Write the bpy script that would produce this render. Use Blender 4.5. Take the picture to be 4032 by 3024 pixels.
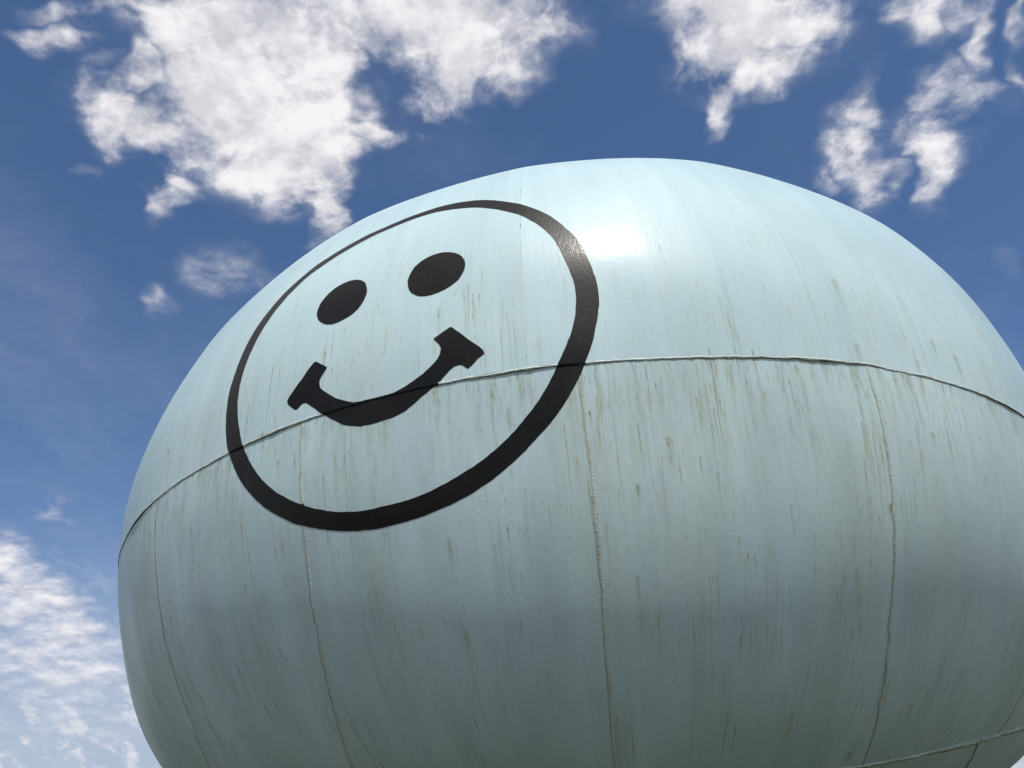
import bpy, math, random
import numpy as np
from mathutils import Matrix, Vector
from mathutils.geometry import delaunay_2d_cdt
for o in list(bpy.data.objects): bpy.data.objects.remove(o)
scene = bpy.context.scene
col = scene.collection
rad = math.radians

# ------------------------------------------------------------------ camera
R = 5.0                                  # tank radius in metres
CZ = 4.665                               # height of the tank's centre above the ground
PITCH, ROLL, YAW = 0.49436, -0.08166, -0.06821
cam_d = bpy.data.cameras.new('camera')
cam = bpy.data.objects.new('camera', cam_d); col.objects.link(cam)
cp, sp, cr, sr = math.cos(PITCH), math.sin(PITCH), math.cos(ROLL), math.sin(ROLL)
yawm = Matrix.Rotation(-YAW, 3, 'Z')
right = yawm @ Vector((cr, -sp*sr, cp*sr)); up = yawm @ Vector((-sr, -sp*cr, cp*cr)); fwd = yawm @ Vector((0, cp, sp))
m = Matrix((right, up, -fwd)).transposed().to_4x4()
m.translation = Vector((0, 2.05634*R*-1, (-0.60285)*R + CZ))
cam.matrix_world = m
cam_d.sensor_width = 36; cam_d.lens = 31.6227; cam_d.clip_start = .05; cam_d.clip_end = 20000
scene.camera = cam
scene.render.resolution_x, scene.render.resolution_y = 1024, 768

# ------------------------------------------------------------------ sun, sky, exposure
SUN_EL, SUN_AZ = 62.0, 160.0             # azimuth clockwise from +Y
sd = bpy.data.lights.new('sun', 'SUN'); sd.energy = 3.5; sd.angle = rad(.53); sd.color = (1, .955, .89)
sun = bpy.data.objects.new('sun', sd); col.objects.link(sun)
L = Vector((math.cos(rad(SUN_EL))*math.sin(rad(SUN_AZ)), math.cos(rad(SUN_EL))*math.cos(rad(SUN_AZ)), math.sin(rad(SUN_EL))))
sun.rotation_euler = L.to_track_quat('Z', 'Y').to_euler(); sun.location = (0, 0, 30)
scene.view_settings.view_transform = 'Standard'; scene.view_settings.look = 'None'
scene.view_settings.exposure = 0; scene.view_settings.gamma = 1

class NT:
    """small helper to write node trees"""
    def __init__(s, tree): s.t = tree; s.n = tree.nodes; s.l = tree.links
    def put(s, sock, v):
        if isinstance(v, bpy.types.NodeSocket): s.l.new(v, sock)
        else: sock.default_value = v
    def math(s, op, a, b=0.0, c=0.0, clamp=False):
        n = s.n.new('ShaderNodeMath'); n.operation = op; n.use_clamp = clamp
        for k, v in enumerate((a, b, c)): s.put(n.inputs[k], v)
        return n.outputs[0]
    def vmath(s, op, a, b=(0, 0, 0), sc=None):
        n = s.n.new('ShaderNodeVectorMath'); n.operation = op
        s.put(n.inputs[0], a)
        if op != 'SCALE': s.put(n.inputs[1], b)
        else: s.put(n.inputs['Scale'], sc)
        return n.outputs[0]
    def xyz(s, x=0.0, y=0.0, z=0.0):
        n = s.n.new('ShaderNodeCombineXYZ')
        for k, v in enumerate((x, y, z)): s.put(n.inputs[k], v)
        return n.outputs[0]
    def sep(s, v):
        n = s.n.new('ShaderNodeSeparateXYZ'); s.put(n.inputs[0], v); return n.outputs
    def noise(s, vec, scale, detail=2.0, rough=.5, dist=0.0, dim='3D', lac=2.0):
        n = s.n.new('ShaderNodeTexNoise'); n.noise_dimensions = dim; n.normalize = True
        s.put(n.inputs['Vector'], vec)
        n.inputs['Scale'].default_value = scale; n.inputs['Detail'].default_value = detail
        n.inputs['Roughness'].default_value = rough; n.inputs['Distortion'].default_value = dist; n.inputs['Lacunarity'].default_value = lac
        return n.outputs['Fac'] if True else None
    def white(s, vec):
        n = s.n.new('ShaderNodeTexWhiteNoise'); n.noise_dimensions = '3D'; s.put(n.inputs['Vector'], vec)
        return n.outputs['Color']
    def ramp(s, v, lo, hi, a=0.0, b=1.0, kind='SMOOTHSTEP'):
        n = s.n.new('ShaderNodeMapRange'); n.interpolation_type = kind; n.clamp = True if kind == 'LINEAR' else n.clamp
        s.put(n.inputs[0], v)
        for k, x in enumerate((lo, hi, a, b)): s.put(n.inputs[k+1], x)
        return n.outputs[0]
    def mix(s, fac, a, b, mode='MIX'):
        n = s.n.new('ShaderNodeMix'); n.data_type = 'RGBA'; n.blend_type = mode
        s.put(n.inputs[0], fac); s.put(n.inputs[6], a if isinstance(a, bpy.types.NodeSocket) else (*a, 1)); s.put(n.inputs[7], b if isinstance(b, bpy.types.NodeSocket) else (*b, 1))
        return n.outputs[2]

world = bpy.data.worlds.new('World'); scene.world = world; world.use_nodes = True
wt = NT(world.node_tree); world.node_tree.nodes.clear()
SKY = .11
sky = wt.n.new('ShaderNodeTexSky'); sky.sky_type = 'NISHITA'; sky.sun_disc = False
sky.sun_elevation = rad(SUN_EL); sky.sun_rotation = rad(SUN_AZ); sky.altitude = 300; sky.air_density = 1.0; sky.dust_density = 0.0; sky.ozone_density = 8.0
tc = wt.n.new('ShaderNodeTexCoord')
dv = wt.sep(tc.outputs['Generated'])
dz = wt.math('MAXIMUM', wt.math('ADD', dv[2], .2), .05)
q0 = wt.xyz(wt.math('DIVIDE', dv[0], dz), wt.math('DIVIDE', dv[1], dz))      # a flat cloud layer seen from below
w1 = wt.noise(q0, 9.0, 3, .6); w2 = wt.noise(wt.vmath('ADD', q0, (31.7, 12.1, 4.4)), 9.0, 3, .6)
qx = wt.sep(q0)
q = wt.xyz(wt.math('ADD', qx[0], wt.math('MULTIPLY_ADD', w1, .13, -.065)), wt.math('ADD', qx[1], wt.math('MULTIPLY_ADD', w2, .13, -.065)), 1.0)
# cloud masses: centre x, y, half-length, half-width, direction, thickness (all in the layer's own plane)
CLOUDS = [[-0.3082,0.6924,0.1286,0.0737,1.9906,1.0],[-0.2759,0.6235,0.0994,0.0481,-3.0004,1.0],[-0.3102,0.7842,0.0772,0.0583,2.0566,1.0],[-0.2506,0.6678,0.0759,0.058,2.0563,1.0],[-0.2385,0.7314,0.0699,0.0413,1.9058,0.9],[-0.3826,0.576,0.0756,0.0131,-2.9502,0.8],[-0.4824,0.5921,0.0252,0.0154,-3.1242,0.8],[-0.4399,0.5668,0.0394,0.011,-2.9602,0.7],[-0.4609,0.6304,0.019,0.0121,-3.1201,0.5],[-0.4181,0.6514,0.0243,0.0192,2.568,0.75],[-0.4765,0.6655,0.0222,0.0197,-1.7004,0.75],[-0.4661,0.7025,0.0409,0.0323,-1.9528,0.9],[-0.4281,0.7309,0.0414,0.0327,-2.3968,0.9],[-0.4841,0.7281,0.0273,0.0136,2.1061,0.65],[-0.4551,0.8177,0.0356,0.0212,2.5302,0.85],[-0.3961,0.7726,0.0434,0.0352,2.3357,0.9],[-0.3341,0.8378,0.0227,0.0184,3.1286,0.6],[-0.2787,0.8731,0.0607,0.0196,2.0028,0.85],[-0.2042,0.7656,0.026,0.0183,-2.4333,0.75],[-0.0854,0.6547,0.0982,0.0381,-2.9802,0.95],[-0.0727,0.6996,0.0531,0.0348,2.6354,0.9],[-0.1211,0.7216,0.0471,0.0262,2.0278,0.85],[-0.1456,0.7619,0.0163,0.015,1.9429,0.6],[-0.0076,0.6699,0.0549,0.044,-2.9068,0.85],[0.0319,0.6759,0.0278,0.0223,1.5086,0.6],[-0.0177,0.7145,0.0324,0.0198,2.436,0.6],[0.2493,0.6861,0.0898,0.0324,-2.9843,1.0],[0.1978,0.7219,0.0547,0.0416,1.2033,0.85],[0.2444,0.7337,0.0584,0.0399,-2.8011,0.9],[0.2071,0.7842,0.0534,0.0175,1.6213,0.7],[0.2827,0.7563,0.0327,0.0241,1.0723,0.75],[0.332,0.6904,0.0397,0.0139,-2.9867,0.7],[0.3058,0.7236,0.0377,0.0157,1.0705,0.65],[0.4088,0.7125,0.0288,0.0235,1.078,0.7],[0.4444,0.7024,0.0307,0.018,-2.8122,0.7],[0.482,0.7425,0.0435,0.013,1.2469,0.6],[0.5199,0.718,0.0303,0.011,1.1833,0.6],[0.5493,0.8154,0.0416,0.0087,1.2369,0.55],[0.3963,0.8396,0.0568,0.0208,1.3184,0.7],[0.3909,0.8952,0.0691,0.0299,1.3089,0.75],[0.4179,0.975,0.0428,0.02,1.2851,0.65],[0.4703,0.8079,0.0459,0.0195,1.3421,0.7],[0.5117,0.8446,0.0413,0.024,1.0583,0.7],[0.4821,0.9046,0.056,0.0312,1.1439,0.85],[0.4881,0.9622,0.0424,0.0193,1.2317,0.6],[0.3547,0.9324,0.0323,0.0169,1.3019,0.55],[0.6406,1.109,0.031,0.0145,1.1433,0.45],[-0.4446,0.9721,0.0503,0.0438,2.9251,0.5],[-0.5518,1.0015,0.0337,0.0172,-1.6809,0.5],[-0.5123,1.0426,0.0305,0.0248,2.2156,0.35],[-0.9458,1.4533,0.0526,0.0262,-1.2676,0.55],[-0.5283,0.7557,0.0131,0.0087,2.2503,0.4],[-1.1113,1.59,0.1042,0.05,-1.2019,0.75],[-1.1401,1.7412,0.2054,0.0636,-1.5516,0.8],[-1.2206,1.8491,0.1987,0.0705,-1.6318,0.75],[-1.1528,1.9369,0.1963,0.0686,-1.5853,0.75],[-1.1997,2.1165,0.1334,0.0591,-1.3777,0.7],[-1.3007,2.0308,0.2084,0.094,-1.8279,0.72],[-1.3605,2.2245,0.2328,0.0923,-1.8271,0.6],[-1.384,2.435,0.2337,0.0902,-1.8009,0.55],[-1.5322,2.3808,0.1705,0.1016,-1.846,0.5]]
dens = None
for (cx, cy, a, b, ang, wgt) in CLOUDS:
    a *= 1.9; b *= 1.9; ca, sa = math.cos(ang), math.sin(ang)
    d1 = wt.n.new('ShaderNodeVectorMath'); d1.operation = 'DOT_PRODUCT'; wt.put(d1.inputs[0], q); d1.inputs[1].default_value = (ca/a, sa/a, -(ca*cx+sa*cy)/a)
    d2 = wt.n.new('ShaderNodeVectorMath'); d2.operation = 'DOT_PRODUCT'; wt.put(d2.inputs[0], q); d2.inputs[1].default_value = (-sa/b, ca/b, (sa*cx-ca*cy)/b)
    u, v = d1.outputs['Value'], d2.outputs['Value']
    v = wt.math('MULTIPLY_ADD', wt.math('MULTIPLY_ADD', v, v, wt.math('MULTIPLY', u, u)), -wgt, wgt)
    dens = wt.math('MAXIMUM', v, 0.0) if dens is None else wt.math('SMOOTH_MAX', dens, v, .10)
# the unseen sky carries broken cloud too, its cover raised to add fill light
away = wt.ramp(wt.math('SUBTRACT', dv[1], wt.math('MULTIPLY', dv[2], .35)), .3, .05)
gen = wt.ramp(wt.noise(q0, 1.1, 3, .5), .30, .56, 0, 1.0)
dens = wt.math('MAXIMUM', dens, wt.math('MULTIPLY', gen, away))
f1 = wt.noise(wt.vmath('ADD', q0, (2.3, 7.7, 0)), 10.0, 9, .62)
f3 = wt.noise(wt.vmath('MULTIPLY', q, (1.0, .8, 1)), 30.0, 6, .62)
dens = wt.math('POWER', wt.math('MAXIMUM', dens, 0.0), 1.8)
nz = wt.math('ADD', wt.math('MULTIPLY_ADD', f1, 5.4, -2.75), wt.math('MULTIPLY_ADD', f3, 2.1, -1.05))
body = wt.math('MULTIPLY_ADD', dens, 2.7, wt.math('MULTIPLY', nz, wt.math('MULTIPLY', wt.ramp(dens, 0.0, .45), wt.ramp(dv[2], .08, .5, .45, 1))))
alpha = wt.math('POWER', wt.ramp(body, -.05, 2.4), 1.25)
veil = wt.math('MULTIPLY', wt.ramp(wt.noise(wt.vmath('MULTIPLY', q, (1.0, .55, 1)), 2.6, 6, .6), .42, .8), .10)
low = wt.ramp(dv[2], .08, .38, .72, 0)                                       # thin cloud thickening toward the horizon
alpha = wt.math('MAXIMUM', alpha, veil)
f2 = wt.noise(wt.vmath('ADD', q0, (2.3+.012, 7.7-.035, 0)), 10.0, 5, .60)          # the same billows a step toward the sun
side = wt.math('MULTIPLY', wt.math('MULTIPLY', wt.math('SUBTRACT', f1, f2), 2.6), wt.ramp(dv[2], .08, .5, .4, 1))
thick = wt.math('ADD', wt.math('MULTIPLY', dens, .42), wt.math('MULTIPLY', wt.noise(wt.vmath('ADD', q0, (8.1, 3.3, 0)), 5.0, 4, .5), 1.15))
shade = wt.ramp(wt.math('SUBTRACT', thick, side), .58, 1.22)
ccol = wt.mix(shade, (.93/SKY, .905/SKY, .925/SKY), (.67/SKY, .665/SKY, .715/SKY))
ax, ay = wt.math('MULTIPLY_ADD', qx[0], -.19, wt.math('MULTIPLY', qx[1], .98)), wt.math('MULTIPLY_ADD', qx[0], .98, wt.math('MULTIPLY', qx[1], .19))
cir = wt.noise(wt.xyz(wt.math('MULTIPLY', ax, .9), wt.math('MULTIPLY', ay, 3.2), wt.math('MULTIPLY', w1, .5)), 4.0, 6, .62)
cirrus = wt.math('MULTIPLY', wt.ramp(cir, .44, .70), wt.ramp(dv[2], .12, .36, .7, 0))
alpha = wt.math('MAXIMUM', alpha, cirrus)
base_sky = wt.mix(low, sky.outputs[0], (.47/SKY, .51/SKY, .58/SKY))
skyc = wt.mix(alpha, base_sky, ccol)
world.cycles.sampling_method = 'MANUAL'; world.cycles.sample_map_resolution = 512
bg = wt.n.new('ShaderNodeBackground'); bg.inputs['Strength'].default_value = SKY; wt.put(bg.inputs[0], skyc)
wo = wt.n.new('ShaderNodeOutputWorld'); wt.l.new(bg.outputs[0], wo.inputs[0])

# ------------------------------------------------------------------ materials
def material(name):
    mt = bpy.data.materials.new(name); mt.use_nodes = True
    t = NT(mt.node_tree); bs = mt.node_tree.nodes['Principled BSDF']
    return mt, t, bs

def streak_group():
    """runs of dirt: each cell of a grid on the surface may hold one run that starts sharply and fades downwards"""
    g = bpy.data.node_groups.new('dirt_runs', 'ShaderNodeTree'); t = NT(g)
    I = g.interface
    for nm, tp in (('Vector', 'NodeSocketVector'), ('Column', 'NodeSocketFloat'), ('Length', 'NodeSocketFloat'), ('Share', 'NodeSocketFloat'), ('Width', 'NodeSocketFloat'), ('Seed', 'NodeSocketFloat')):
        I.new_socket(nm, in_out='INPUT', socket_type=tp)
    I.new_socket('Fac', in_out='OUTPUT', socket_type='NodeSocketFloat')
    gi = t.n.new('NodeGroupInput'); go = t.n.new('NodeGroupOutput'); i = gi.outputs
    s = t.sep(i[0]); u, v = s[0], s[1]
    wob = t.noise(t.xyz(t.math('MULTIPLY', u, 3.0), t.math('MULTIPLY', v, 2.5), i[5]), 1.0, 3, .6)
    u = t.math('ADD', u, t.math('MULTIPLY_ADD', wob, .024, -.012))
    uc = t.math('DIVIDE', u, i[1]); ci = t.math('FLOOR', uc); fu = t.math('SUBTRACT', t.math('FRACT', uc), .5)
    r1 = t.sep(t.white(t.xyz(ci, i[5], 3.3)))[0]
    vc = t.math('ADD', t.math('DIVIDE', v, i[2]), t.math('MULTIPLY', r1, 17.0)); cj = t.math('FLOOR', vc)
    tt = t.math('SUBTRACT', 1.0, t.math('FRACT', vc))
    r = t.sep(t.white(t.xyz(ci, cj, i[5])))
    on = t.math('LESS_THAN', r[0], i[3])
    ln = t.math('MULTIPLY_ADD', r[2], .8, .2)
    tail = t.math('POWER', t.math('MAXIMUM', t.math('SUBTRACT', 1.0, t.math('DIVIDE', tt, ln)), 0.0), 1.4)
    head = t.ramp(tt, 0.0, .05)
    dx = t.math('SUBTRACT', fu, t.math('MULTIPLY_ADD', r[1], .5, -.25))
    wd = t.math('MULTIPLY', i[4], t.math('MULTIPLY_ADD', r1, .9, .35))
    lat = t.math('EXPONENT', t.math('MULTIPLY', t.math('POWER', t.math('DIVIDE', t.math('ABSOLUTE', dx), wd), 2.0), -1.0))
    amp = t.math('MULTIPLY_ADD', t.math('FRACT', t.math('MULTIPLY', r[0], 61.7)), .75, .25)
    out = t.math('MULTIPLY', t.math('MULTIPLY', t.math('MULTIPLY', on, tail), t.math('MULTIPLY', head, lat)), amp)
    t.put(go.inputs[0], out)
    return g
RUNS = streak_group()
def runs(t, vec, colw, length, share, width, seed):
    n = t.n.new('ShaderNodeGroup'); n.node_tree = RUNS
    for k, v in enumerate((vec, colw, length, share, width, seed)): t.put(n.inputs[k], v)
    return n.outputs[0]

def uvnode(t):
    n = t.n.new('ShaderNodeUVMap'); n.uv_map = 'surface'; return n.outputs[0]

SEAMV = 0.0                              # the surface map measures height from the girth seam
def relief(t, bs, uv, strength=.4, lower=None):
    """brushed and rolled paint skin: fine orange peel and coarser lumps"""
    a = t.noise(uv, 95, 2, .6); b = t.noise(t.vmath('MULTIPLY', uv, (1, .45, 1)), 38, 3, .6); c = t.noise(uv, 9, 3, .55)
    hgt = t.math('ADD', t.math('MULTIPLY', a, .0016), t.math('ADD', t.math('MULTIPLY', b, .0026), t.math('MULTIPLY', c, .0009)))
    bp = t.n.new('ShaderNodeBump'); bp.inputs['Strength'].default_value = strength; bp.inputs['Distance'].default_value = 1.0
    t.put(bp.inputs['Height'], hgt); t.l.new(bp.outputs[0], bs.inputs['Normal']); t.l.new(bp.outputs[0], bs.inputs['Coat Normal'])

def paint_material(name, base, pale, dirt=1.0):
    mt, t, bs = material(name)
    uv = uvnode(t); s = t.sep(uv); v = s[1]
    st = lambda k: t.vmath('MULTIPLY', uv, (1, k, 1))
    big = t.noise(uv, .55, 3, .5); stripes = t.noise(st(.06), 5.0, 4, .6)
    colr = t.mix(t.ramp(t.math('ADD', t.math('MULTIPLY', big, .5), t.math('MULTIPLY', stripes, .5)), .40, .62), base, pale)
    # how much grows where: little on the open top, most below the girth seam
    expo = t.ramp(v, 2.1, -.1, .03, 1.0)
    under = t.math('LESS_THAN', v, SEAMV)
    patch = t.ramp(t.noise(st(.55), 1.3, 5, .65), .42, .64)
    # film of grey dirt, hair-fine run lines and specks
    film = t.math('MULTIPLY', t.math('MULTIPLY_ADD', under, .7, .3), t.ramp(t.noise(st(.3), 2.2, 5, .6), .3, .75, .03, .24))
    colr = t.mix(t.math('MULTIPLY', film, expo), colr, (.20, .215, .185))
    hair = t.math('MULTIPLY', t.ramp(t.noise(st(.022), 62, 3, .6), .56, .72), t.ramp(t.noise(st(.25), 7, 4, .65), .40, .62))
    speck = t.ramp(t.noise(st(.45), 52, 4, .75), .61, .70)
    colr = t.mix(t.math('MULTIPLY', t.math('MULTIPLY', hair, expo), t.math('MULTIPLY_ADD', patch, .25, .12)), colr, (.20, .20, .09))
    colr = t.mix(t.math('MULTIPLY', t.math('MULTIPLY', speck, expo), t.math('MULTIPLY_ADD', patch, .55, .30)), colr, (.12, .112, .045))
    # green-brown wash in narrow curtains
    wash = t.ramp(t.noise(st(.07), 15, 4, .65), .54, .76)
    green = t.math('MULTIPLY', t.math('MULTIPLY', wash, patch), t.math('MULTIPLY', expo, .75))
    colr = t.mix(green, colr, (.31, .31, .09))
    tint = t.math('MULTIPLY', t.ramp(t.noise(st(.22), 1.6, 5, .62), .42, .68), t.math('MULTIPLY', expo, .22))
    colr = t.mix(tint, colr, (.37, .44, .32))
    # distinct runs
    r1 = runs(t, uv, .10, 1.6, .66, .050, 1.7); r2 = runs(t, uv, .06, .65, .45, .085, 5.1); r3 = runs(t, uv, .13, 3.0, .6, .04, 9.3); r4 = runs(t, uv, .038, .20, .28, .14, 14.9); r5 = runs(t, uv, .26, .6, .40, .075, 21.3)
    brk = t.ramp(t.noise(st(.4), 34, 4, .75), .36, .60)
    rr = t.math('MAXIMUM', t.math('MAXIMUM', r1, r2), t.math('MAXIMUM', t.math('MULTIPLY', r3, .8), t.math('MAXIMUM', r4, r5)))
    rr = t.math('MULTIPLY', t.math('MULTIPLY', rr, t.math('MULTIPLY_ADD', brk, .6, .4)), t.math('MULTIPLY', t.math('MULTIPLY_ADD', patch, .80, .20), expo))
    # runs that start at the girth seam
    sl = t.math('SUBTRACT', SEAMV, v)
    reach = t.math('MULTIPLY_ADD', t.math('POWER', t.noise(t.xyz(s[0], 0, 7.7), 3.1, 4, .7), 3.0), 2.6, .03)
    sr_ = t.math('MULTIPLY', under, t.math('EXPONENT', t.math('MULTIPLY', t.math('DIVIDE', sl, reach), -1.0)))
    sr_ = t.math('MULTIPLY', sr_, t.ramp(t.noise(t.xyz(s[0], t.math('MULTIPLY', v, .10), 2.2), 22, 4, .75), .46, .66))
    tot = t.math('MINIMUM', t.math('MULTIPLY', t.math('MAXIMUM', rr, t.math('MULTIPLY', t.math('MULTIPLY', sr_, t.math('MULTIPLY_ADD', brk, .6, .4)), .55)), 1.45*dirt), .9)
    olive = t.mix(t.ramp(t.noise(uv, 7, 3, .6), .35, .65), (.26, .225, .008), (.125, .115, .008))
    colr = t.mix(tot, colr, olive)
    oi = t.n.new('ShaderNodeObjectInfo'); colr = t.mix(t.math('MULTIPLY', oi.outputs['Random'], .10), colr, (.36, .48, .50))   # plates differ a little in tone
    t.put(bs.inputs['Base Color'], colr)
    t.put(bs.inputs['Roughness'], t.math('ADD', .42, t.math('MULTIPLY', t.math('MAXIMUM', tot, t.math('MULTIPLY', film, 1.2)), .5)))
    bs.inputs['Specular IOR Level'].default_value = .22; bs.inputs['Coat Weight'].default_value = .12; bs.inputs['Coat Roughness'].default_value = .12
    relief(t, bs, uv)
    return mt
AQUA = paint_material('aqua_paint', (.465, .63, .68), (.53, .695, .738))

def bead_material():
    mt, t, bs = material('aqua_paint_on_weld')
    uv = uvnode(t)
    g = t.ramp(t.noise(uv, 3.0, 5, .65), .42, .62); g2 = t.ramp(t.noise(uv, 40, 3, .6), .4, .65)
    v = t.sep(uv)[1]
    expo = t.ramp(v, 1.6, .6, .08, .75)
    colr = t.mix(t.math('MULTIPLY', t.math('MULTIPLY', g, t.math('MULTIPLY_ADD', g2, .6, .4)), expo), (.47, .56, .53), (.30, .28, .12))
    t.put(bs.inputs['Base Color'], colr); bs.inputs['Roughness'].default_value = .42
    return mt
BEAD = bead_material()

def girth_material():
    mt, t, bs = material('aqua_paint_on_girth_weld')
    uv = uvnode(t)
    g = t.ramp(t.noise(uv, 4.0, 5, .65), .46, .66)
    colr = t.mix(t.math('MULTIPLY', g, .40), (.60, .70, .71), (.20, .18, .07))
    t.put(bs.inputs['Base Color'], colr); bs.inputs['Roughness'].default_value = .42
    relief(t, bs, uv, .5)
    return mt
GIRTH = girth_material()
def grime_shade_material():  # grime beside upright welds, and the painted shade line under girth welds
    mt, t, bs = material('grime_and_seam_shade')
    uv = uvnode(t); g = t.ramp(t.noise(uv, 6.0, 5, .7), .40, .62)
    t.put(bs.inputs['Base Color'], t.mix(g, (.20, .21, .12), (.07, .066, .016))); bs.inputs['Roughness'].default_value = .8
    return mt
GRIME_SHADE = grime_shade_material()

def black_material():
    mt, t, bs = material('black_paint')
    uv = uvnode(t)
    w = t.ramp(t.noise(t.vmath('MULTIPLY', uv, (1, .08, 1)), 26, 4, .65), .5, .8)
    r1 = runs(t, uv, .13, 1.1, .4, .06, 3.7)
    colr = t.mix(t.math('MULTIPLY', w, .35), (.0045, .0045, .0045), (.017, .0155, .0135))
    colr = t.mix(t.math('MULTIPLY', r1, .5), colr, (.05, .043, .022))
    colr = t.mix(t.math('MULTIPLY', t.ramp(t.noise(uv, 1.7, 5, .65), .45, .72), .35), colr, (.022, .021, .020))
    t.put(bs.inputs['Base Color'], colr)
    t.put(bs.inputs['Roughness'], t.math('MULTIPLY_ADD', w, .1, .36)); bs.inputs['Specular IOR Level'].default_value = .14; bs.inputs['Coat Weight'].default_value = .08; bs.inputs['Coat Roughness'].default_value = .13
    relief(t, bs, uv)
    return mt
BLACK = black_material()

def plain(name, c1, c2, scale, rough=.8, bump=.0):
    mt, t, bs = material(name)
    gn = t.n.new('ShaderNodeTexCoord'); n = t.noise(gn.outputs['Object'], scale, 6, .65)
    t.put(bs.inputs['Base Color'], t.mix(t.ramp(n, .35, .65), c1, c2)); bs.inputs['Roughness'].default_value = rough
    if bump:
        bp = t.n.new('ShaderNodeBump'); bp.inputs['Strength'].default_value = .6; bp.inputs['Distance'].default_value = bump
        t.put(bp.inputs['Height'], n); t.l.new(bp.outputs[0], bs.inputs['Normal'])
    return mt
GRASS = plain('rough_grass', (.042, .050, .029), (.075, .079, .050), 3.0, .95, .05)
CONC = plain('concrete', (.30, .29, .27), (.38, .37, .35), 4.0, .85, .01)

# ------------------------------------------------------------------ shape of the tank
BU, BL, NU, NL, MU, ML = 0.77591, 0.61920, 2.02440, 2.26139, 2.59359, 3.49993
RC = np.array([[-0.7523,-0.5978,0.277],[-0.6972,-0.6285,0.3449],[-0.653,-0.6517,0.3858],[-0.5772,-0.6852,0.4442],[-0.5018,-0.7143,0.4878],[-0.4294,-0.736,0.5233],[-0.3754,-0.7524,0.5412],[-0.307,-0.7692,0.5604],[-0.2111,-0.7829,0.5853],[-0.1135,-0.7961,0.5945],[-0.06,-0.7977,0.6001],[-0.0294,-0.7981,0.6018],[0.0578,-0.7974,0.6007],[0.1724,-0.7886,0.5903],[0.2609,-0.7772,0.5727],[0.317,-0.767,0.5579],[0.3897,-0.7494,0.5354],[0.4727,-0.7234,0.5032],[0.5521,-0.6946,0.4612],[0.611,-0.6713,0.4196],[0.681,-0.6378,0.3599],[0.7334,-0.6097,0.3005],[0.7869,-0.573,0.2292],[0.8146,-0.5524,0.1771],[0.8346,-0.5344,0.1339],[-0.7928,-0.5695,0.2173],[-0.8315,-0.5393,0.1331],[-0.8554,-0.514,0.0646],[-0.8717,-0.49,0.0007],[-0.8795,-0.472,-0.0606],[-0.8854,-0.4468,-0.1284],[-0.8893,-0.4225,-0.1749],[-0.8871,-0.4016,-0.2276],[-0.8802,-0.3703,-0.2969],[-0.8717,-0.3437,-0.3494],[-0.8581,-0.3234,-0.3988],[0.8145,-0.2494,-0.5239],[0.7955,-0.2397,-0.5565],[0.0498,-0.9956,-0.0799]]); RW = np.array([-0.02202,-0.02015,-0.00873,0.01191,0.01901,0.01152,0.00093,-0.0118,-0.01846,-0.00896,-0.00012,0.00488,0.01477,0.01184,0.00064,-0.00613,-0.01023,-0.00611,0.00358,0.00962,0.01032,0.00542,-0.00194,-0.00631,-0.01046,-0.0092,0.01526,0.02652,0.02341,0.00983,-0.01093,-0.0235,-0.02876,-0.01696,0.00754,0.03909,-0.02287,0.01982,-0.03]); RS = 0.42     # slight out-of-round of the shell; last dent shaped to place highlight and shade edge
SEAM1 = np.array([[-1.3,-0.034],[-0.95,-0.0278],[-0.825,-0.0226],[-0.7,-0.0168],[-0.575,-0.011],[-0.45,-0.0056],[-0.325,-0.0011],[-0.2,0.0021],[-0.075,0.0038],[0.05,0.0039],[0.175,0.0022],[0.3,-0.0011],[0.425,-0.0059],[0.55,-0.0121],[0.675,-0.0192],[0.8,-0.0269],[1.1,-0.024],[1.6,-0.012],[4.5,-0.012]])                # girth seam: azimuth, latitude
SEAM2 = np.array([[-1.5,-0.62],[0.0,-0.62],[0.4,-0.613],[0.4951,-0.6031],[0.5881,-0.5887],[0.6703,-0.5722],[0.7668,-0.5555],[0.8459,-0.5377],[0.9461,-0.5215],[1.15,-0.51],[1.8,-0.56],[2.6,-0.61],[4.0,-0.62]])                # lower seam
def lam1(ph): return np.interp(ph, SEAM1[:, 0], SEAM1[:, 1], period=2*np.pi)
def lam2(ph): return np.interp(ph, SEAM2[:, 0], SEAM2[:, 1], period=2*np.pi)
LTOP, LBOT = 1.12, -1.25
UM = [[[-0.4555,-0.005],[-0.4549,0.094],[-0.4543,0.193],[-0.4537,0.2921],[-0.4532,0.3911],[-0.4526,0.4901]],[[-0.0523,0.0093],[-0.0502,0.1017],[-0.0481,0.1941],[-0.046,0.2864],[-0.0439,0.3788],[-0.0419,0.4712]],[[0.3829,-0.0009],[0.382,0.0783],[0.3811,0.1575],[0.3802,0.2367],[0.3793,0.3159],[0.3784,0.3951]],[[0.7417,-0.0227],[0.7448,0.0288],[0.748,0.0802],[0.7511,0.1317],[0.7542,0.1831],[0.7574,0.2346]]]                                # upright seams of the upper course: (azimuth, latitude) points
LM = [[[-0.8199,-0.465],[-0.7835,-0.3816],[-0.766,-0.2982],[-0.7607,-0.2147],[-0.7607,-0.1313],[-0.7594,-0.0479]],[[-0.456,-0.5177],[-0.4273,-0.4152],[-0.4117,-0.3127],[-0.405,-0.2102],[-0.4034,-0.1077],[-0.4027,-0.0052]],[[0.0099,-0.5768],[0.0123,-0.4686],[0.0157,-0.3604],[0.019,-0.2523],[0.021,-0.1441],[0.0204,-0.0359]],[[0.4946,-0.6031],[0.4615,-0.4902],[0.448,-0.3773],[0.4463,-0.2645],[0.4486,-0.1516],[0.4471,-0.0387]]]                                # of the lower course
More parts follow.
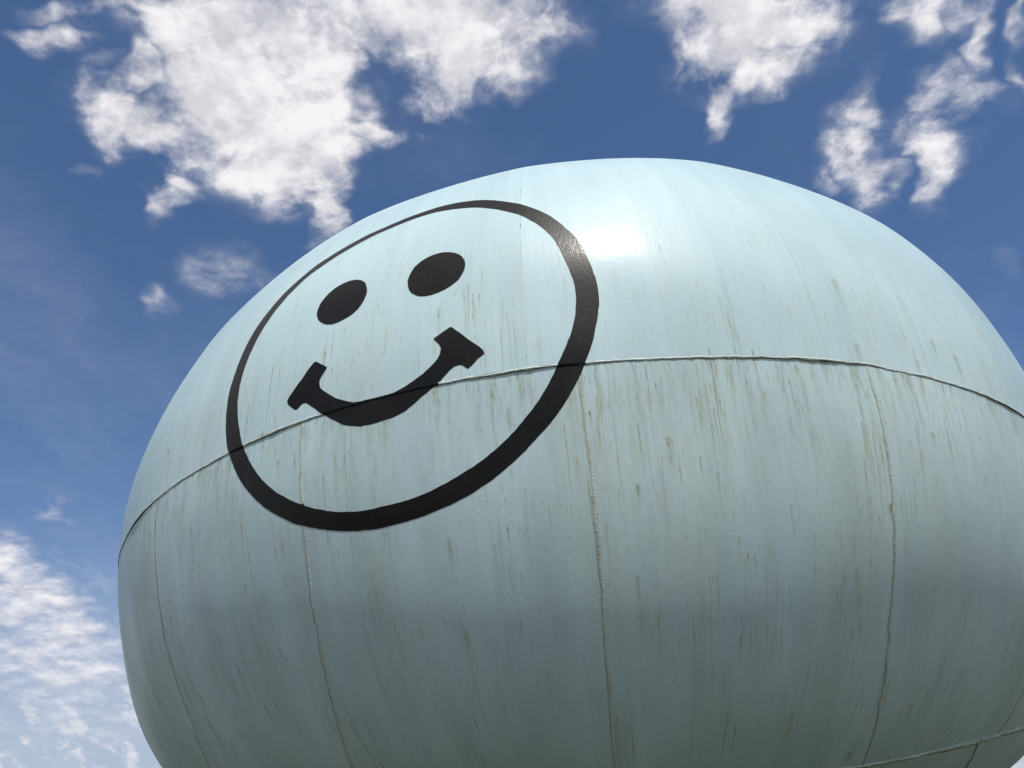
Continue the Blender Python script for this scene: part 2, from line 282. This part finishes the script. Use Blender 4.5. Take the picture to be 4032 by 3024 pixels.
BM = [[[0.02,-0.7],[0.02,-0.6]],[[0.41,-0.7],[0.41,-0.6]],[[0.7785,-0.5571],[0.8319,-0.6127]]]                                # of the bottom course
def closed(seams):
    """the measured seams, then even spacing round the back"""
    sm = [np.array(s) for s in seams]
    p0, p1 = sm[0][0, 0], sm[-1][-1, 0]
    gap = 2*np.pi - (p1 - p0); n = round(gap/.3927)
    for k in range(1, n): sm.append(np.array([(p1 + gap*k/n, 0.0)]))
    return sm
UM, LM, BM = closed(UM), closed(LM), closed(BM)
def phi_of(seam, lam):
    o = np.argsort(seam[:, 1]); return np.interp(lam, seam[o, 1], seam[o, 0])
rng = np.random.default_rng(4)
DK = rng.normal(size=(14, 3)); DK = DK/np.linalg.norm(DK, axis=1)[:, None]*rng.uniform(2.2, 7.5, 14)[:, None]; DP = rng.uniform(0, 6.28, 14); DA = rng.uniform(.4, 1, 14)*.0021
def surf(ph, lam, course, off=0.0):
    """point of the shell; course 0 upper, 1 lower, 2 bottom"""
    ph, lam = np.broadcast_arrays(np.asarray(ph, float), np.asarray(lam, float))
    c, s = np.cos(lam), np.abs(np.sin(lam)); upm = lam > 0
    b = np.where(upm, BU, BL); n = np.where(upm, NU, NL); mm = np.where(upm, MU, ML)
    lo = np.full(ph.shape, .3); hi = np.full(ph.shape, 1.6)
    for _ in range(34):
        mid = (lo+hi)/2; ins = (mid*c)**mm + (mid*s/b)**n < 1
        lo = np.where(ins, mid, lo); hi = np.where(ins, hi, mid)
    d = np.stack([c*np.sin(ph), -c*np.cos(ph), np.sin(lam)], -1)
    P = d*lo[..., None]
    dl = np.exp(-(np.arccos(np.clip(d@RC.T, -1, 1))/RS)**2)@RW
    P = P*(1+dl)[..., None]*R
    # plates are a little flatter than the true curve, and not quite fair
    seams = (UM, LM, BM)[course]
    edges = np.array([s_[:, 0].mean() for s_ in seams]); e = np.sort(np.mod(edges, 2*np.pi)); x = np.mod(ph, 2*np.pi)
    k = np.searchsorted(e, x); a = np.where(k == 0, e[-1]-2*np.pi, e[(k-1) % len(e)]); bb = np.where(k == len(e), e[0]+2*np.pi, e[k % len(e)])
    tt = (x-a)/(bb-a); flat = -(.004 if course else .010)*(1-(2*tt-1)**2)*np.clip(np.cos(lam)*1.5, 0, 1)
    wav = (np.sin(P@DK.T/1.0 + DP)*DA).sum(-1)
    o = off + flat + wav + (.009, 0.0, .006)[course]
    n_ = np.stack([P[..., 0], P[..., 1], P[..., 2]/.7], -1); n_ /= np.linalg.norm(n_, axis=-1, keepdims=True)
    P = P + n_*o[..., None]
    P[..., 2] += CZ
    return P

def mesh_object(name, verts, faces, uvs, mats, parent, mat_idx=None, sharp=35):
    me = bpy.data.meshes.new(name); me.from_pydata([tuple(v) for v in verts], [], [tuple(int(i) for i in f) for f in faces]); me.update()
    for mt in mats: me.materials.append(mt)
    uv = me.uv_layers.new(name='surface'); li = np.empty(len(me.loops), np.int32); me.loops.foreach_get('vertex_index', li)
    uv.data.foreach_set('uv', np.asarray(uvs, np.float32)[li].ravel())
    if mat_idx is not None: me.polygons.foreach_set('material_index', np.asarray(mat_idx, np.int32))
    me.polygons.foreach_set('use_smooth', np.ones(len(me.polygons), bool))
    me.set_sharp_from_angle(angle=rad(sharp))
    o = bpy.data.objects.new(name, me); col.objects.link(o); o.parent = parent
    return o

# ------------------------------------------------------------------ ground
def grid_faces(nu, nv, base=0, flip=False):
    i, j = np.meshgrid(np.arange(nu-1), np.arange(nv-1), indexing='ij'); a = (i*nv+j).ravel()+base
    f = np.stack([a, a+nv, a+nv+1, a+1], -1)
    return f[:, ::-1] if flip else f
me = bpy.data.meshes.new('ground'); xs = np.concatenate([-np.geomspace(6000, 20, 14), np.linspace(-15, 15, 7), np.geomspace(20, 6000, 14)])
X, Y = np.meshgrid(xs, xs, indexing='ij')
me.from_pydata(np.stack([X.ravel(), Y.ravel(), 0*X.ravel()], -1).tolist(), [], grid_faces(len(xs), len(xs)).tolist()); me.materials.append(GRASS)
ground = bpy.data.objects.new('ground', me); col.objects.link(ground); ground['kind'] = 'structure'

# ------------------------------------------------------------------ the tank
tank = bpy.data.objects.new('storage_tank', None); col.objects.link(tank)
tank.empty_display_size = .5
tank['label'] = 'huge round pale aqua steel tank with black smiling face painted on its side'
tank['category'] = 'tank'

def shell_plate(name, course, sa, sb, lo, hi, nu=22, nv=40):
    """one curved steel plate between two upright seams, with its own thickness"""
    tv = np.linspace(0, 1, nv); tu = np.linspace(0, 1, nu)
    # latitude limits may follow the seams
    PH = np.empty((nu, nv)); LA = np.empty((nu, nv))
    mid = (sa[:, 0].mean()+sb[:, 0].mean())/2
    for i, u in enumerate(tu):
        for _ in range(2):
            ph0 = sa[:, 0].mean()*(1-u)+sb[:, 0].mean()*u
            l0 = lo(ph0) if callable(lo) else lo; l1 = hi(ph0) if callable(hi) else hi
        la = l0+(l1-l0)*tv
        a, b_ = phi_of(sa, la), phi_of(sb, la)
        a = a+.0004/np.cos(la); b_ = b_-.0004/np.cos(la)
        PH[i] = a*(1-u)+b_*u; LA[i] = la
    out = surf(PH, LA, course).reshape(-1, 3); inn = surf(PH, LA, course, -.012).reshape(-1, 3)
    V = np.concatenate([out, inn]); n = nu*nv
    F = [grid_faces(nu, nv), grid_faces(nu, nv, n, True)]
    rim = np.concatenate([np.arange(nu)*nv, (nu-1)*nv+np.arange(1, nv), np.arange(nu-2, -1, -1)*nv+nv-1, np.arange(nv-2, 0, -1)])
    nx = np.roll(rim, -1); F.append(np.stack([rim, rim+n, nx+n, nx], -1))
    uv = np.stack([PH.ravel()*R, (LA-lam1(PH)).ravel()*R], -1); uv = np.concatenate([uv, uv])
    return mesh_object(name, V, np.concatenate(F), uv, [AQUA], tank)

def ring_pairs(seams):
    for k, s in enumerate(seams):
        b = seams[(k+1) % len(seams)]
        if k == len(seams)-1: b = b+np.array([[2*np.pi, 0]])
        yield s, b
for a, b in ring_pairs(UM): shell_plate('upper_plate', 0, a, b, lambda p: lam1(p)+.0004, LTOP)
for a, b in ring_pairs(LM): shell_plate('lower_plate', 1, a, b, lambda p: lam2(p)+.0004, lambda p: lam1(p)-.0004)
for a, b in ring_pairs(BM): shell_plate('bottom_plate', 2, a, b, LBOT, lambda p: lam2(p)-.0004, 16, 20)
def cap(name, lam0, lam1_, course):
    nu, nv = 97, 12; PH, LA = np.meshgrid(np.linspace(0, 2*np.pi, nu), np.linspace(lam0, lam1_, nv), indexing='ij')
    V = surf(PH, LA, course).reshape(-1, 3)
    return mesh_object(name, V, grid_faces(nu, nv, 0, lam1_ < lam0), np.stack([PH.ravel()*R, (LA-lam1(PH)).ravel()*R], -1), [AQUA], tank)
cap('crown_plate', LTOP, 1.5706, 0); cap('base_plate', LBOT, -1.5706, 2)

# ------------------------------------------------------------------ painted face: outlines as (azimuth, latitude) on the shell
OUTER = np.array([[-0.3777,0.3906],[-0.4082,0.3777],[-0.4319,0.3636],[-0.4536,0.3517],[-0.4772,0.3321],[-0.493,0.3176],[-0.5101,0.3016],[-0.5238,0.2817],[-0.5355,0.2627],[-0.548,0.2449],[-0.5591,0.2212],[-0.5666,0.1969],[-0.5723,0.1691],[-0.5745,0.1368],[-0.5777,0.1119],[-0.5767,0.0862],[-0.5747,0.0673],[-0.5715,0.0461],[-0.569,0.0306],[-0.5645,0.0123],[-0.5566,-0.0096],[-0.5485,-0.0243],[-0.5356,-0.0474],[-0.5178,-0.074],[-0.4961,-0.0986],[-0.4721,-0.1225],[-0.4568,-0.1339],[-0.442,-0.144],[-0.4184,-0.1594],[-0.4043,-0.1652],[-0.3859,-0.1716],[-0.3593,-0.1811],[-0.3308,-0.187],[-0.3095,-0.1909],[-0.2976,-0.192],[-0.2775,-0.1927],[-0.2554,-0.1907],[-0.2348,-0.1895],[-0.2224,-0.1881],[-0.207,-0.1848],[-0.1957,-0.1823],[-0.1835,-0.1791],[-0.1571,-0.1718],[-0.1428,-0.1654],[-0.1306,-0.1601],[-0.1204,-0.1549],[-0.1092,-0.1486],[-0.0959,-0.1405],[-0.0855,-0.1322],[-0.0698,-0.121],[-0.0329,-0.0877],[-0.018,-0.0732],[-0.0081,-0.0609],[-0.0024,-0.0521],[0.0055,-0.0414],[0.0148,-0.0263],[0.0209,-0.0151],[0.0237,-0.0121],[0.0271,-0.0037],[0.031,0.0059],[0.0363,0.0176],[0.0441,0.0339],[0.0476,0.0475],[0.0535,0.0682],[0.0582,0.0848],[0.0626,0.1081],[0.0636,0.1223],[0.0633,0.133],[0.0624,0.1467],[0.061,0.1608],[0.0575,0.18],[0.0546,0.1968],[0.0487,0.2212],[0.045,0.2374],[0.032,0.2631],[0.0223,0.2807],[0.0102,0.3019],[0.0016,0.3142],[-0.0129,0.3299],[-0.0269,0.3429],[-0.0437,0.3582],[-0.0574,0.3661],[-0.0727,0.377],[-0.0925,0.3896],[-0.1101,0.3991],[-0.1366,0.4088],[-0.1619,0.415],[-0.1862,0.4191],[-0.2189,0.4194],[-0.2473,0.4172],[-0.276,0.4142],[-0.3046,0.4093],[-0.33,0.4027],[-0.3485,0.4022]]); INNER = np.array([[-0.3705,0.3714],[-0.3978,0.3602],[-0.4239,0.3448],[-0.4384,0.3326],[-0.4563,0.3239],[-0.4734,0.3052],[-0.4897,0.2881],[-0.5042,0.2664],[-0.5142,0.2514],[-0.524,0.2317],[-0.5336,0.2127],[-0.5401,0.1899],[-0.5464,0.1648],[-0.5485,0.1512],[-0.5503,0.1308],[-0.5505,0.1089],[-0.5499,0.0915],[-0.5488,0.0755],[-0.5439,0.0548],[-0.5389,0.0346],[-0.536,0.0265],[-0.5303,0.0103],[-0.5243,-0.0085],[-0.5216,-0.0134],[-0.5128,-0.0274],[-0.5029,-0.0438],[-0.4936,-0.0575],[-0.482,-0.0721],[-0.4709,-0.0842],[-0.4577,-0.0977],[-0.4424,-0.1104],[-0.424,-0.1225],[-0.4086,-0.1323],[-0.4038,-0.1339],[-0.3946,-0.139],[-0.3832,-0.1445],[-0.3708,-0.1497],[-0.3497,-0.1567],[-0.3278,-0.161],[-0.3063,-0.1643],[-0.2978,-0.1647],[-0.2942,-0.1635],[-0.2805,-0.1637],[-0.2658,-0.1631],[-0.2575,-0.1632],[-0.247,-0.1617],[-0.2265,-0.1606],[-0.2171,-0.1579],[-0.2037,-0.1544],[-0.1904,-0.1508],[-0.1792,-0.1473],[-0.172,-0.1437],[-0.1628,-0.1403],[-0.1465,-0.1331],[-0.1343,-0.1276],[-0.123,-0.121],[-0.1137,-0.1154],[-0.1003,-0.1059],[-0.0879,-0.0966],[-0.0726,-0.0825],[-0.0601,-0.0699],[-0.045,-0.0531],[-0.0318,-0.0357],[-0.0203,-0.0177],[-0.013,-0.0033],[-0.0099,0.0041],[-0.0071,0.0071],[-0.0021,0.0177],[0.0065,0.0349],[0.0129,0.0492],[0.0182,0.0616],[0.0217,0.0757],[0.0254,0.09],[0.0277,0.106],[0.029,0.1188],[0.0296,0.1319],[0.0291,0.1469],[0.0265,0.1626],[0.0221,0.1828],[0.0152,0.2122],[0.0121,0.2272],[0.0069,0.2449],[-0.0008,0.2623],[-0.0089,0.2768],[-0.0174,0.2893],[-0.0284,0.3034],[-0.0444,0.3216],[-0.0479,0.3257],[-0.0636,0.3372],[-0.0823,0.3512],[-0.1016,0.3641],[-0.1148,0.371],[-0.1312,0.3791],[-0.1517,0.3863],[-0.1795,0.3936],[-0.208,0.3995],[-0.2362,0.3995],[-0.2573,0.398],[-0.2855,0.3945],[-0.3137,0.3897],[-0.3421,0.3837]])
EYES = [np.array([[-0.402,0.1989],[-0.4021,0.2083],[-0.3978,0.2193],[-0.3875,0.2346],[-0.376,0.2449],[-0.3564,0.2501],[-0.3428,0.2503],[-0.3312,0.2468],[-0.3223,0.242],[-0.314,0.2324],[-0.3097,0.2224],[-0.3075,0.2151],[-0.3071,0.2023],[-0.3086,0.1904],[-0.3134,0.18],[-0.3187,0.173],[-0.3237,0.169],[-0.3336,0.163],[-0.3431,0.1584],[-0.353,0.157],[-0.3633,0.1563],[-0.3728,0.1588],[-0.383,0.1641],[-0.3898,0.1713],[-0.3978,0.1834],[-0.4015,0.1925]]), np.array([[-0.1672,0.2569],[-0.1575,0.2528],[-0.1489,0.2458],[-0.1428,0.2372],[-0.1391,0.2286],[-0.1374,0.22],[-0.1381,0.2106],[-0.1403,0.2017],[-0.1452,0.1922],[-0.1528,0.1822],[-0.1616,0.1748],[-0.1705,0.1705],[-0.1815,0.1669],[-0.1927,0.1648],[-0.204,0.1646],[-0.2132,0.1665],[-0.2215,0.1714],[-0.2277,0.1783],[-0.2325,0.188],[-0.2351,0.198],[-0.2358,0.206],[-0.2344,0.2167],[-0.2318,0.2273],[-0.2268,0.2373],[-0.219,0.2449],[-0.2089,0.2528],[-0.1984,0.2572],[-0.1865,0.2594],[-0.1768,0.2589]])]; MOUTH = np.array([[-0.3852,0.0919],[-0.3741,0.0836],[-0.3626,0.0744],[-0.3635,0.0709],[-0.3686,0.0651],[-0.3729,0.0578],[-0.3744,0.0522],[-0.3738,0.0448],[-0.3716,0.04],[-0.3626,0.0309],[-0.3514,0.0214],[-0.3453,0.0165],[-0.3334,0.0097],[-0.3218,0.0041],[-0.315,0.0015],[-0.3003,0.0],[-0.2868,0.0001],[-0.2704,0.0001],[-0.2509,0.0017],[-0.2434,0.0037],[-0.2327,0.0075],[-0.2198,0.0138],[-0.2049,0.022],[-0.19,0.0344],[-0.1814,0.0425],[-0.178,0.0513],[-0.1768,0.0606],[-0.1793,0.0672],[-0.184,0.0737],[-0.1877,0.0782],[-0.1861,0.0803],[-0.1743,0.0883],[-0.1625,0.0954],[-0.1593,0.0938],[-0.1469,0.0806],[-0.1339,0.0658],[-0.1191,0.0505],[-0.1143,0.0444],[-0.1119,0.0373],[-0.1222,0.0301],[-0.1318,0.0209],[-0.1376,0.0171],[-0.142,0.021],[-0.1459,0.0243],[-0.1509,0.0258],[-0.1571,0.025],[-0.1645,0.0196],[-0.172,0.0119],[-0.1784,0.0064],[-0.1827,0.0017],[-0.1911,-0.0022],[-0.1996,-0.0088],[-0.2081,-0.0132],[-0.2208,-0.0227],[-0.2336,-0.0304],[-0.2453,-0.0349],[-0.2549,-0.0372],[-0.2709,-0.0386],[-0.2872,-0.04],[-0.3038,-0.0392],[-0.3216,-0.0344],[-0.3306,-0.0311],[-0.3422,-0.0233],[-0.3539,-0.0147],[-0.3611,-0.0084],[-0.3709,-0.0018],[-0.381,0.0084],[-0.39,0.0167],[-0.3972,0.0225],[-0.403,0.0234],[-0.4079,0.0208],[-0.4115,0.0172],[-0.4166,0.0166],[-0.4249,0.0236],[-0.4322,0.0317],[-0.433,0.0367],[-0.4294,0.0433],[-0.4199,0.0542],[-0.4081,0.0664],[-0.3968,0.0815],[-0.3888,0.0903]])
def smooth_loop(p, step=.006, curve=True):
    out = []; n = len(p)
    for i in range(n):
        p0, p1, p2, p3 = p[i-1], p[i], p[(i+1) % n], p[(i+2) % n]
        k = max(1, int(np.linalg.norm(p2-p1)/step))
        for j in range(k):
            t = j/k
            out.append(.5*((2*p1)+(-p0+p2)*t+(2*p0-5*p1+4*p2-p3)*t*t+(-p0+3*p1-3*p2+p3)*t**3) if curve else p1*(1-t)+p2*t)
    out = np.array(out)
    if curve:
        for _ in range(6 if len(p) > 40 else 2): out = (np.roll(out, 1, 0)+2*out+np.roll(out, -1, 0))/4
    out += rng.normal(size=out.shape)*.00022
    return out
def inside(poly, pts):
    x, y = pts[:, 0], pts[:, 1]; r = np.zeros(len(pts), bool); a, b = poly, np.roll(poly, -1, 0)
    for (x1, y1), (x2, y2) in zip(a, b):
        c = (y1 > y) != (y2 > y)
        if c.any(): r ^= c & (x < (x2-x1)*(y-y1)/(y2-y1+1e-15)+x1)
    return r
OUTER, INNER = smooth_loop(OUTER), smooth_loop(INNER)
EYES = [smooth_loop(e) for e in EYES]; MOUTH = smooth_loop(MOUTH, .006, False)
def in_face(pts): return (inside(OUTER, pts) & ~inside(INNER, pts)) | inside(MOUTH, pts) | inside(EYES[0], pts) | inside(EYES[1], pts)

def paint_film(name, poly, parent, hole=None):
    lo, hi = poly.min(0), poly.max(0); loops = [poly] + ([hole] if hole is not None else [])
    gx, gy = np.meshgrid(np.arange(lo[0], hi[0], .011), np.arange(lo[1], hi[1], .011)); g = np.stack([gx.ravel(), gy.ravel()], -1)
    k = inside(poly, g)
    if hole is not None: k &= ~inside(hole, g)
    g = g[k]; g = g[np.abs(g[:, 1]-lam1(g[:, 0])) > .003]
    V = []; E = []
    for lp in loops:
        b = len(V); V += [Vector(x) for x in lp]; E += [(b+i, b+(i+1) % len(lp)) for i in range(len(lp))]
    sx = np.arange(lo[0]-.01, hi[0]+.01, .008); b = len(V)
    if lo[1] < lam1(0.) < hi[1]:
        V += [Vector((x, float(lam1(x)))) for x in sx]; E += [(b+i, b+i+1) for i in range(len(sx)-1)]
    V += [Vector(x) for x in g]
    vo, _, fo, _, _, _ = delaunay_2d_cdt(V, E, [], 0, 1e-6)
    v = np.array([tuple(x) for x in vo]); f = np.array([x for x in fo if len(x) == 3])
    cen = v[f].mean(1); k = inside(poly, cen)
    if hole is not None: k &= ~inside(hole, cen)
    f = f[k]; cen = cen[k]; upper = cen[:, 1] > lam1(cen[:, 0])
    VV = []; FF = []; UVS = []; n = 0
    for course, sel in ((0, upper), (1, ~upper)):
        ff = f[sel]
        if not len(ff): continue
        idx, inv = np.unique(ff, return_inverse=True); p = v[idx]
        top = surf(p[:, 0], p[:, 1], course, .0018); ff = inv.reshape(-1, 3)
        VV.append(top); UVS.append(np.stack([p[:, 0], p[:, 1]-lam1(p[:, 0])], -1)*R); FF.append(ff+n); n += len(idx)
    VV = np.concatenate(VV); FF = np.concatenate(FF); UVS = np.concatenate(UVS)
    A = VV[FF]; nn = np.cross(A[:, 1]-A[:, 0], A[:, 2]-A[:, 0]); flip = (nn*(A.mean(1)-np.array([0, 0, CZ]))).sum(-1) < 0
    FF[flip] = FF[flip][:, ::-1]
    return mesh_object(name, VV, FF, UVS, [BLACK], parent)
ring = paint_film('face_outline', OUTER, tank, INNER); ring['label'] = 'black painted ring around the smiling face'
for e in EYES: paint_film('eye', e, ring)['label'] = 'black painted oval eye'
paint_film('mouth', MOUTH, ring)['label'] = 'black painted smiling mouth with flared corners'

# ------------------------------------------------------------------ weld beads
def bead(name, ph, la, course, width, height, ripple, mat, parent=tank, rough=.12, wander=.003, sides=7, off0=-.003, skirt=(.005, .005)):
    """half-round bead of weld metal along a path on the shell"""
    P = surf(ph, la, course); n = len(P)
    T_ = np.gradient(P, axis=0); T_ /= np.linalg.norm(T_, axis=1)[:, None]
    N = P-np.array([0, 0, CZ]); N[:, 2] *= 1.6; N -= (N*T_).sum(1)[:, None]*T_; N /= np.linalg.norm(N, axis=1)[:, None]
    Bn = np.cross(T_, N); s = np.concatenate([[0], np.cumsum(np.linalg.norm(np.diff(P, axis=0), axis=1))])
    def sm(k, seed):
        r = np.random.default_rng(seed).normal(size=n); return np.convolve(np.concatenate([r, r[:k]]), np.ones(k)/math.sqrt(k), 'same')[:n]
    sd = int(abs(ph[0])*1e4)+int(abs(la[0])*1e4)
    rip = 1+ripple*np.sin(2*np.pi*s/.023+sm(9, sd)*.9)+rough*sm(3, sd+1)*.5+rough*sm(14, sd+2)
    wob = wander*sm(25, sd+3); wm = 1+.6*rough*sm(18, sd+4)
    V = []
    for k in range(sides+1):
        a = np.pi*k/sides
        V.append(P+Bn*(wob+wm*width/2*math.cos(a))[:, None]+N*(off0+(height*math.sin(a)**.8 if 0 < k < sides else 0)*np.clip(rip, .3, 2))[:, None])
    sk = 1+.5*sm(7, sd+5); sk2 = 1+.5*sm(7, sd+6); grime_shade = []
    if skirt[0]: V.insert(0, P+Bn*(wob+wm*width/2+skirt[0]*np.clip(sk, .2, 2))[:, None]+N*.0024); grime_shade.append(0)
    if skirt[1]: V.append(P-Bn*(-wob+wm*width/2+skirt[1]*np.clip(sk2, .2, 2))[:, None]+N*.0024); grime_shade.append(len(V)-2)
    sides = len(V)-1
    V = np.stack(V, 1).reshape(-1, 3); F = grid_faces(n, sides+1)
    A = V[F]; nn = np.cross(A[:, 1]-A[:, 0], A[:, 3]-A[:, 0]); c = A.mean(1)-np.array([0, 0, CZ])
    if ((nn*c).sum(-1)).sum() < 0: F = F[:, ::-1]
    k = in_face(np.stack([ph, la], -1)) & (np.abs(ph) < 1.2); fm = np.repeat(k[:-1], sides).astype(int)
    kk = np.tile(np.arange(sides), n-1); edge = np.isin(kk, grime_shade); fm = np.where((fm == 0) & edge & (np.repeat(la[:-1], sides) < .20), 2, fm)
    UV = np.stack([np.repeat(ph*R, sides+1)+np.tile(np.arange(sides+1)*width/sides, n), np.repeat((la-lam1(ph))*R, sides+1)], -1)
    return mesh_object(name, V, F, UV, [mat, BLACK, GRIME_SHADE], parent, fm, 60)
def seam_line(seam, l0, l1, step):
    n = max(3, int(abs(l1-l0)*R*.85/step)); la = np.linspace(l0, l1, n); return phi_of(seam, la), la
for course, seams in ((0, UM), (1, LM), (2, BM)):
    for s in seams:
        pm = s[:, 0].mean(); seen = -1.3 < pm < 1.4
        st = .006 if seen else .06
        if course == 0: l0, l1 = float(lam1(pm))+.001, LTOP
        elif course == 1: l0, l1 = float(lam2(pm))+.001, float(lam1(pm))-.001
        else: l0, l1 = LBOT, float(lam2(pm))-.001
        ph, la = seam_line(s, l0, l1, st)
        w, hh = ((.012, .0022), (.020, .0045), (.018, .004))[course]
        bead('weld_bead', ph, la, course, w, hh, .26 if seen else 0, BEAD, rough=.11 if seen else 0, skirt=((0, 0), (0, .0032), (0, .003))[course])
def girth(name, lamf, course, width, height, mat, a0, a1, step, rough, dl=0.0):
    ph = np.linspace(a0, a1, int((a1-a0)*R/step)); return bead(name, ph, lamf(ph)+dl, course, width, height, .10, mat, rough=rough, wander=.0016, off0=-.004, skirt=(.004, 0))  # dark lower skirt paints in the shade line under the weld
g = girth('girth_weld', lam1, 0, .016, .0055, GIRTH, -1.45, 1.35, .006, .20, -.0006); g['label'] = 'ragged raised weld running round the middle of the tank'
girth('girth_weld', lam1, 0, .016, .0055, GIRTH, 1.35, 2*np.pi-1.45, .06, 0, -.0009)
girth('girth_weld', lam2, 2, .019, .0075, BEAD, -1.45, 1.6, .008, .22); girth('girth_weld', lam2, 2, .019, .0075, BEAD, 1.6, 2*np.pi-1.45, .06, 0)

# old scars in the paint
SCARS = [[[-0.0882,-0.1855],[-0.0557,-0.1914],[-0.0289,-0.1908],[-0.0098,-0.1903],[0.0165,-0.1874]],[[0.0251,-0.1838],[0.0679,-0.175],[0.1149,-0.1531],[0.1634,-0.1236]],[[-0.2396,-0.0946],[-0.2195,-0.1154],[-0.2012,-0.1266],[-0.1832,-0.1375],[-0.172,-0.1442]],[[-0.2263,-0.1251],[-0.2092,-0.1379],[-0.1884,-0.1502]],[[-0.1809,-0.1339],[-0.1648,-0.1405],[-0.1414,-0.1518]],[[-0.1821,-0.1362],[-0.1717,-0.1413],[-0.1586,-0.1477]],[[-0.2192,-0.1367],[-0.2098,-0.1442],[-0.2004,-0.1506]],[[-0.0267,0.1151],[-0.0172,0.1176]],[[-0.012,0.1178],[-0.0037,0.119]],[[-0.4567,-0.0472],[-0.4463,-0.0403]],[[-0.0266,-0.1651],[-0.0219,-0.1688],[-0.0161,-0.1676]],[[0.4604,-0.2633],[0.4764,-0.2843]],[[0.4855,-0.3473],[0.4955,-0.3564]],[[0.2108,-0.2153],[0.224,-0.2249],[0.2325,-0.2374]],[[-0.1403,-0.1781],[-0.1103,-0.1856],[-0.0878,-0.1895]],[[-0.3151,-0.0515],[-0.3001,-0.0686],[-0.2884,-0.0816]]]
for s in SCARS:
    s = np.array(s); dd = np.concatenate([[0], np.cumsum(np.linalg.norm(np.diff(s, axis=0), axis=1))]); n = max(8, int(dd[-1]*R/.012)); t = np.linspace(0, dd[-1], n)
    ph, la = np.interp(t, dd, s[:, 0]), np.interp(t, dd, s[:, 1]); c = 0 if la.mean() > lam1(ph.mean()) else 1
    bead('paint_scar', ph, la, c, .0045, .0005, 0, AQUA, rough=.5, wander=.002, sides=3, off0=-.0005, skirt=(0, 0))

# ------------------------------------------------------------------ what carries the tank
def lathe(name, prof, mat, parent, n=72):
    V = []; 
    for r_, z in prof:
        for k in range(n): V.append((r_*math.cos(2*math.pi*k/n), r_*math.sin(2*math.pi*k/n), z))
    F = [(i*n+k, i*n+(k+1) % n, (i+1)*n+(k+1) % n, (i+1)*n+k) for i in range(len(prof)-1) for k in range(n)]
    return mesh_object(name, V, F, [(v[0], v[2]) for v in V], [mat], parent)
zb = float(surf(0., -1.1, 2)[2]); rb = float(np.hypot(*surf(0., -1.1, 2)[:2]))
lathe('support_skirt', [(rb, zb+.03), (rb, .36), (rb+.22, .36), (rb+.22, .32), (rb-.02, .32), (rb-.02, zb+.03)], AQUA, tank)
pad = lathe('foundation', [(0.01, .32), (rb+.55, .32), (rb+.6, .28), (rb+.6, -.4), (0.01, -.4)], CONC, None)
pad['label'] = 'round concrete foundation under the aqua tank'; pad['category'] = 'foundation'
scene.cycles.use_denoising = True
scene.cycles.max_bounces = 4; scene.cycles.diffuse_bounces = 2; scene.cycles.glossy_bounces = 2
